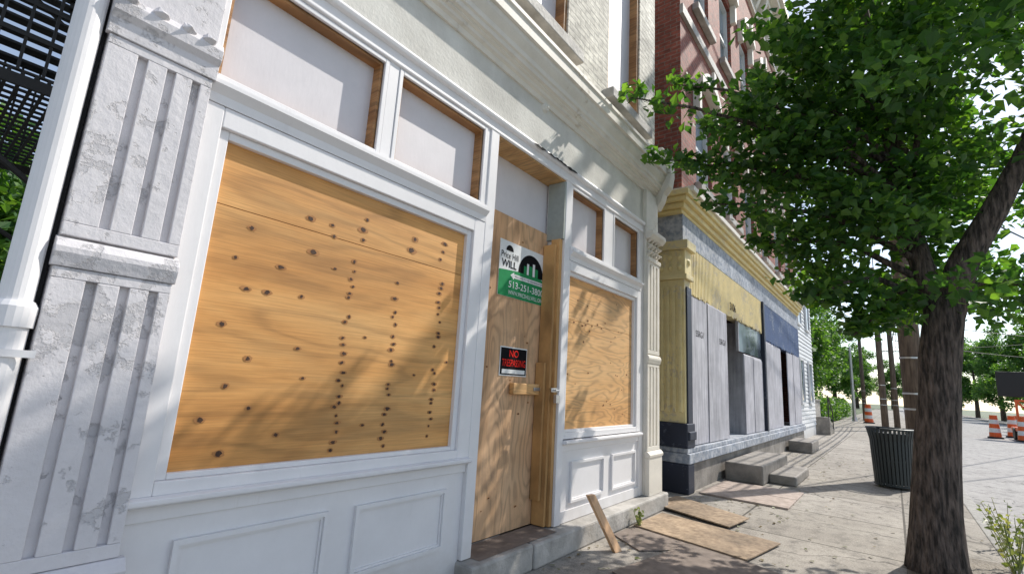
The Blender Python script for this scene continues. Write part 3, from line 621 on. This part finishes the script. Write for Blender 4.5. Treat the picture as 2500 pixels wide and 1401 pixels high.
# ---------------------------------------------------------------- utility poles and wires
def pole(x,y_,h,r,lab,big=False):
    e=empty("utility_pole",(x,y_,-1.4),lab,"utility pole","utility poles along the street")
    B().tube([(x,y_,-1.5),(x,y_,h)],[r,r*.72],14).make("post",e,POLEW,smooth=True)
    for hz,L_ in(((h-.3,2.4),(h-1.0,2.4)) if big else ((h-.6,1.1),)):  # big pole: arms lengthened streetward so their shadow streaks cross the plywood
        B().box(x-.07,x+.07,y_-L_,y_+(.9 if big else L_),hz,hz+.14).make("crossarm",e,POLEW)
    for q in(-1,-.5,.5,.85):
        B().tube([(x,y_+q,(h-.16) if big else (h-.46)),(x,y_+q,(h+.02) if big else (h-.3))],[.04,.025],8).make("insulator",e,STEEL)
    if big: B().tube([(x-.1,y_-.42,h-2.7),(x-.1,y_-.42,h-1.7)],[.24,.24],16).make("transformer",e,STEEL)
    b_=B()
    for zz in(.2,.9,-.1): b_.tube([(x,y_,zz),(x,y_,zz+.035)],r*1.02,14)
    b_.make("metal_band",e,STEEL); return e
pole(12.6,-.34,11.8,.19,"dark wooden utility pole behind trash can",True)
for x,y_,h in((32,.4,7.2),(38,-.1,7.6),(50,1.9,6.4),(62,-.2,8),(92,-.3,8.2)): pole(x,y_,h,.16,"wooden utility pole further along the sidewalk")
e=empty("metal_post",(44,2.3,-1.4),"pale grey metal post beside the sidewalk","post"); B().tube([(44,2.3,-1.4),(44,2.3,3.9),(44,2.3,3.98)],[.12,.09,.04],10).make("shaft",e,STEEL); B().tube([(44,2.3,-1.4),(44,2.3,-1.1)],[.2,.15],10).make("post_base",e,STEEL)
def wire(p0,p1,sag,lab="black overhead wire strung between utility poles"):
    pts=[]
    for k in range(15):
        u=k/14; pts.append((p0[0]+(p1[0]-p0[0])*u,p0[1]+(p1[1]-p0[1])*u,p0[2]+(p1[2]-p0[2])*u-4*sag*u*(1-u)))
    B().tube(pts,.022,5).make("overhead_wire",None,BLACK,label=lab,cat="wire",group="overhead wires")
for q in(-1,-.5,.5,.85):
    wire((12.6,-.34+q,11.8),(38,-.1+q,7.3),.4); wire((38,-.1+q,7.3),(62,-.2+q,7.7),.5); wire((62,-.2+q,7.7),(92,-.3+q,7.9),.6)
wire((12.6,-.4,5.2),(38,-.1,5.0),.5); wire((38,-.1,5.0),(62,-.2,5.2),.5); wire((12.6,-.4,4.6),(38,-.1,4.4),.6)
wire((12.6,-.4,4.2),(38,-.1,3.9),.5); wire((38,-.1,5.6),(44,-12,6.5),.3); wire((62,-.2,5.6),(66,-12,6.5),.3); wire((38,-.1,5.2),(52,-14,5),.3); wire((38,-.1,4.2),(62,-.2,4.4),.4)
wire((12.6,-.4,4.9),(40,-12,6.2),.4); wire((12.6,-.4,3.7),(38,-.1,3.5),.5); wire((38,-.1,3.9),(58,-13,4.2),.3); wire((12.6,-.4,4.4),(60,-15,6.2),.5); wire((32,.4,5.5),(24,2.5,4.6),.2)

# ---------------------------------------------------------------- road works
def drum(x,y_,h=1.15):
    e=empty("traffic_drum",(x,y_,-1.52),"orange and white traffic drum standing on the road","traffic drum","traffic drums on the road")
    b_=B(); b_.tube([(x,y_,-1.52),(x,y_,-1.44)],[.34,.32],14,1)
    n=5
    for k in range(n):
        za=-1.44+h*k/n; b_.tube([(x,y_,za),(x,y_,za+h/n)],[.26-.02*k,.24-.02*k],14,[0,2][k%2])
    b_.make("drum_body",e,[ORANGE,BLACK,SWHITE]); return e
d0=drum(38,-4.3); cp(d0,(3,-1.1,0)); cp(d0,(-1.5,-.9,0)); cp(d0,(7,-1.9,0)); cp(d0,(4,5.7,.12)); cp(d0,(9,5.9,.12))
ab=empty("message_board_trailer",(38,-5.6,-1.52),"orange message board trailer parked on the closed lane","trailer")
b_=B(); b_.box(37,39.2,-6.3,-5.1,-1.05,-.85); b_.box(38.0,38.15,-5.8,-5.65,-.85,1.6); b_.box(37.1,37.2,-5.2,-5.1,-1.5,.6); b_.box(37.1,37.2,-6.3,-6.2,-1.5,.6); b_.box(37.1,37.2,-6.2,-5.2,.5,.6); b_.box(37.4,38.6,-6.0,-5.4,-.85,-.25)
b_.tube([(37.15,-5.15,.55),(37.15,-6.25,-.95)],.05,6); b_.make("trailer_frame",ab,ORANGE,bevel=.01)
B().box(37.9,38.05,-7.3,-4.6,.75,2.1).make("display_panel",ab,BLACK,bevel=.02)
for yy in(-6.4,-5.05): B().tube([(38.2,yy,-1.2),(38.2,yy-.15,-1.2)],.33,16).make("wheel",ab,BLACK)

# ---------------------------------------------------------------- fire escape
fe=empty("fire_escape",(.3,6,1.9),"black iron fire escape hung on the alley side wall","fire escape")
def slats(x0,x1,y0,y1,z):
    s=B(); y_=y0
    while y_<y1: s.box(x0,x1,y_,y_+.03,z,z+.015); y_+=.12
    for x in np.arange(x0,x1+.01,(x1-x0)/18): s.box(x-.010,x+.010,y0,y1,z-.02,z-.001)
    return s
slats(-.6,.62,4.6,6.9,1.9).make("platform",fe,BLACK); slats(-.6,.62,5.2,6.9,4.3).make("platform",fe,BLACK)
for z0,ys in((1.9,4.6),(4.3,5.2)):
    s=B(); s.box(-.62,.62,ys-.02,ys+.01,z0-.11,z0-.03); s.box(-.62,.62,6.88,6.92,z0-.11,z0-.03)
    for zz in(.25,.5,.78,1.05): s.box(-.62,-.60,ys,6.9,z0+zz,z0+zz+.025); s.box(-.6,.62,ys-.02,ys,z0+zz,z0+zz+.025); s.box(-.6,.62,6.88,6.90,z0+zz,z0+zz+.025)
    for y_ in np.arange(ys,6.91,.26): s.box(-.615,-.60,y_-.008,y_+.008,z0,z0+1.05)
    for x in np.arange(-.6,.63,.13): s.box(x-.009,x+.009,ys-.015,ys,z0,z0+1.05); s.box(x-.009,x+.009,6.885,6.9,z0,z0+1.05)
    s.tube([(-.6,ys,z0-.05),(.62,ys+.1,z0-.9)],.022,6); s.tube([(-.6,6.9,z0-.05),(.72,6.9,z0-.9)],.022,6)
    s.make("railing",fe,BLACK)
s=B()
for k in range(12):
    s.box(-.1,.5,4.9+k*.19,5.02+k*.19,2.1+k*.20,2.12+k*.20)
s.tube([(-.1,4.8,1.95),(-.1,7.2,4.4)],.03,6); s.tube([(.5,4.8,1.95),(.5,7.2,4.4)],.03,6); s.make("stair_flight",fe,BLACK)

# ---------------------------------------------------------------- light, world, camera
az=Vector((-math.cos(ph),math.sin(ph),0))
trav=Vector((az.x*math.cos(el),az.y*math.cos(el),-math.sin(el)))
L=bpy.data.lights.new("sun","SUN"); L.energy=5.0; L.angle=math.radians(.5); L.color=(1,.95,.87)
lo=bpy.data.objects.new("sun",L); col.objects.link(lo); lo.rotation_euler=trav.to_track_quat('-Z','Y').to_euler(); lo.location=(10,-10,20)
wd=bpy.data.worlds.new("World"); S.world=wd; wd.use_nodes=True; nt=wd.node_tree
sk=N(nt,"ShaderNodeTexSky",sky_type='NISHITA'); sk.sun_disc=False; sk.sun_elevation=el
sd=-trav; sk.sun_rotation=math.atan2(sd.x,sd.y); sk.dust_density=.7; sk.ozone_density=1.1; sk.air_density=1.0
hs=N(nt,"ShaderNodeHueSaturation"); hs.inputs["Saturation"].default_value=.76; hs.inputs["Value"].default_value=1.3
nt.links.new(sk.outputs[0],hs.inputs["Color"]); nt.links.new(hs.outputs[0],nt.nodes["Background"].inputs[0]); nt.nodes["Background"].inputs[1].default_value=.15
cam=bpy.data.cameras.new("camera"); cam.sensor_width=36; cam.lens=36*1172/2500; cam.clip_end=2000; cam.clip_start=.02
co=bpy.data.objects.new("camera",cam); col.objects.link(co); S.camera=co
h_=math.radians(38.4); t_=math.radians(11.04); r_=math.radians(3.43)
fw=Vector((math.cos(t_)*math.cos(h_),math.cos(t_)*math.sin(h_),math.sin(t_))); r0=Vector((math.sin(h_),-math.cos(h_),0)); u0=r0.cross(fw)
Rv=r0*math.cos(r_)+u0*math.sin(r_); Uv=-r0*math.sin(r_)+u0*math.cos(r_)
M=Matrix((Rv,Uv,-fw)).transposed().to_4x4(); M.translation=(0,0,H); co.matrix_world=M
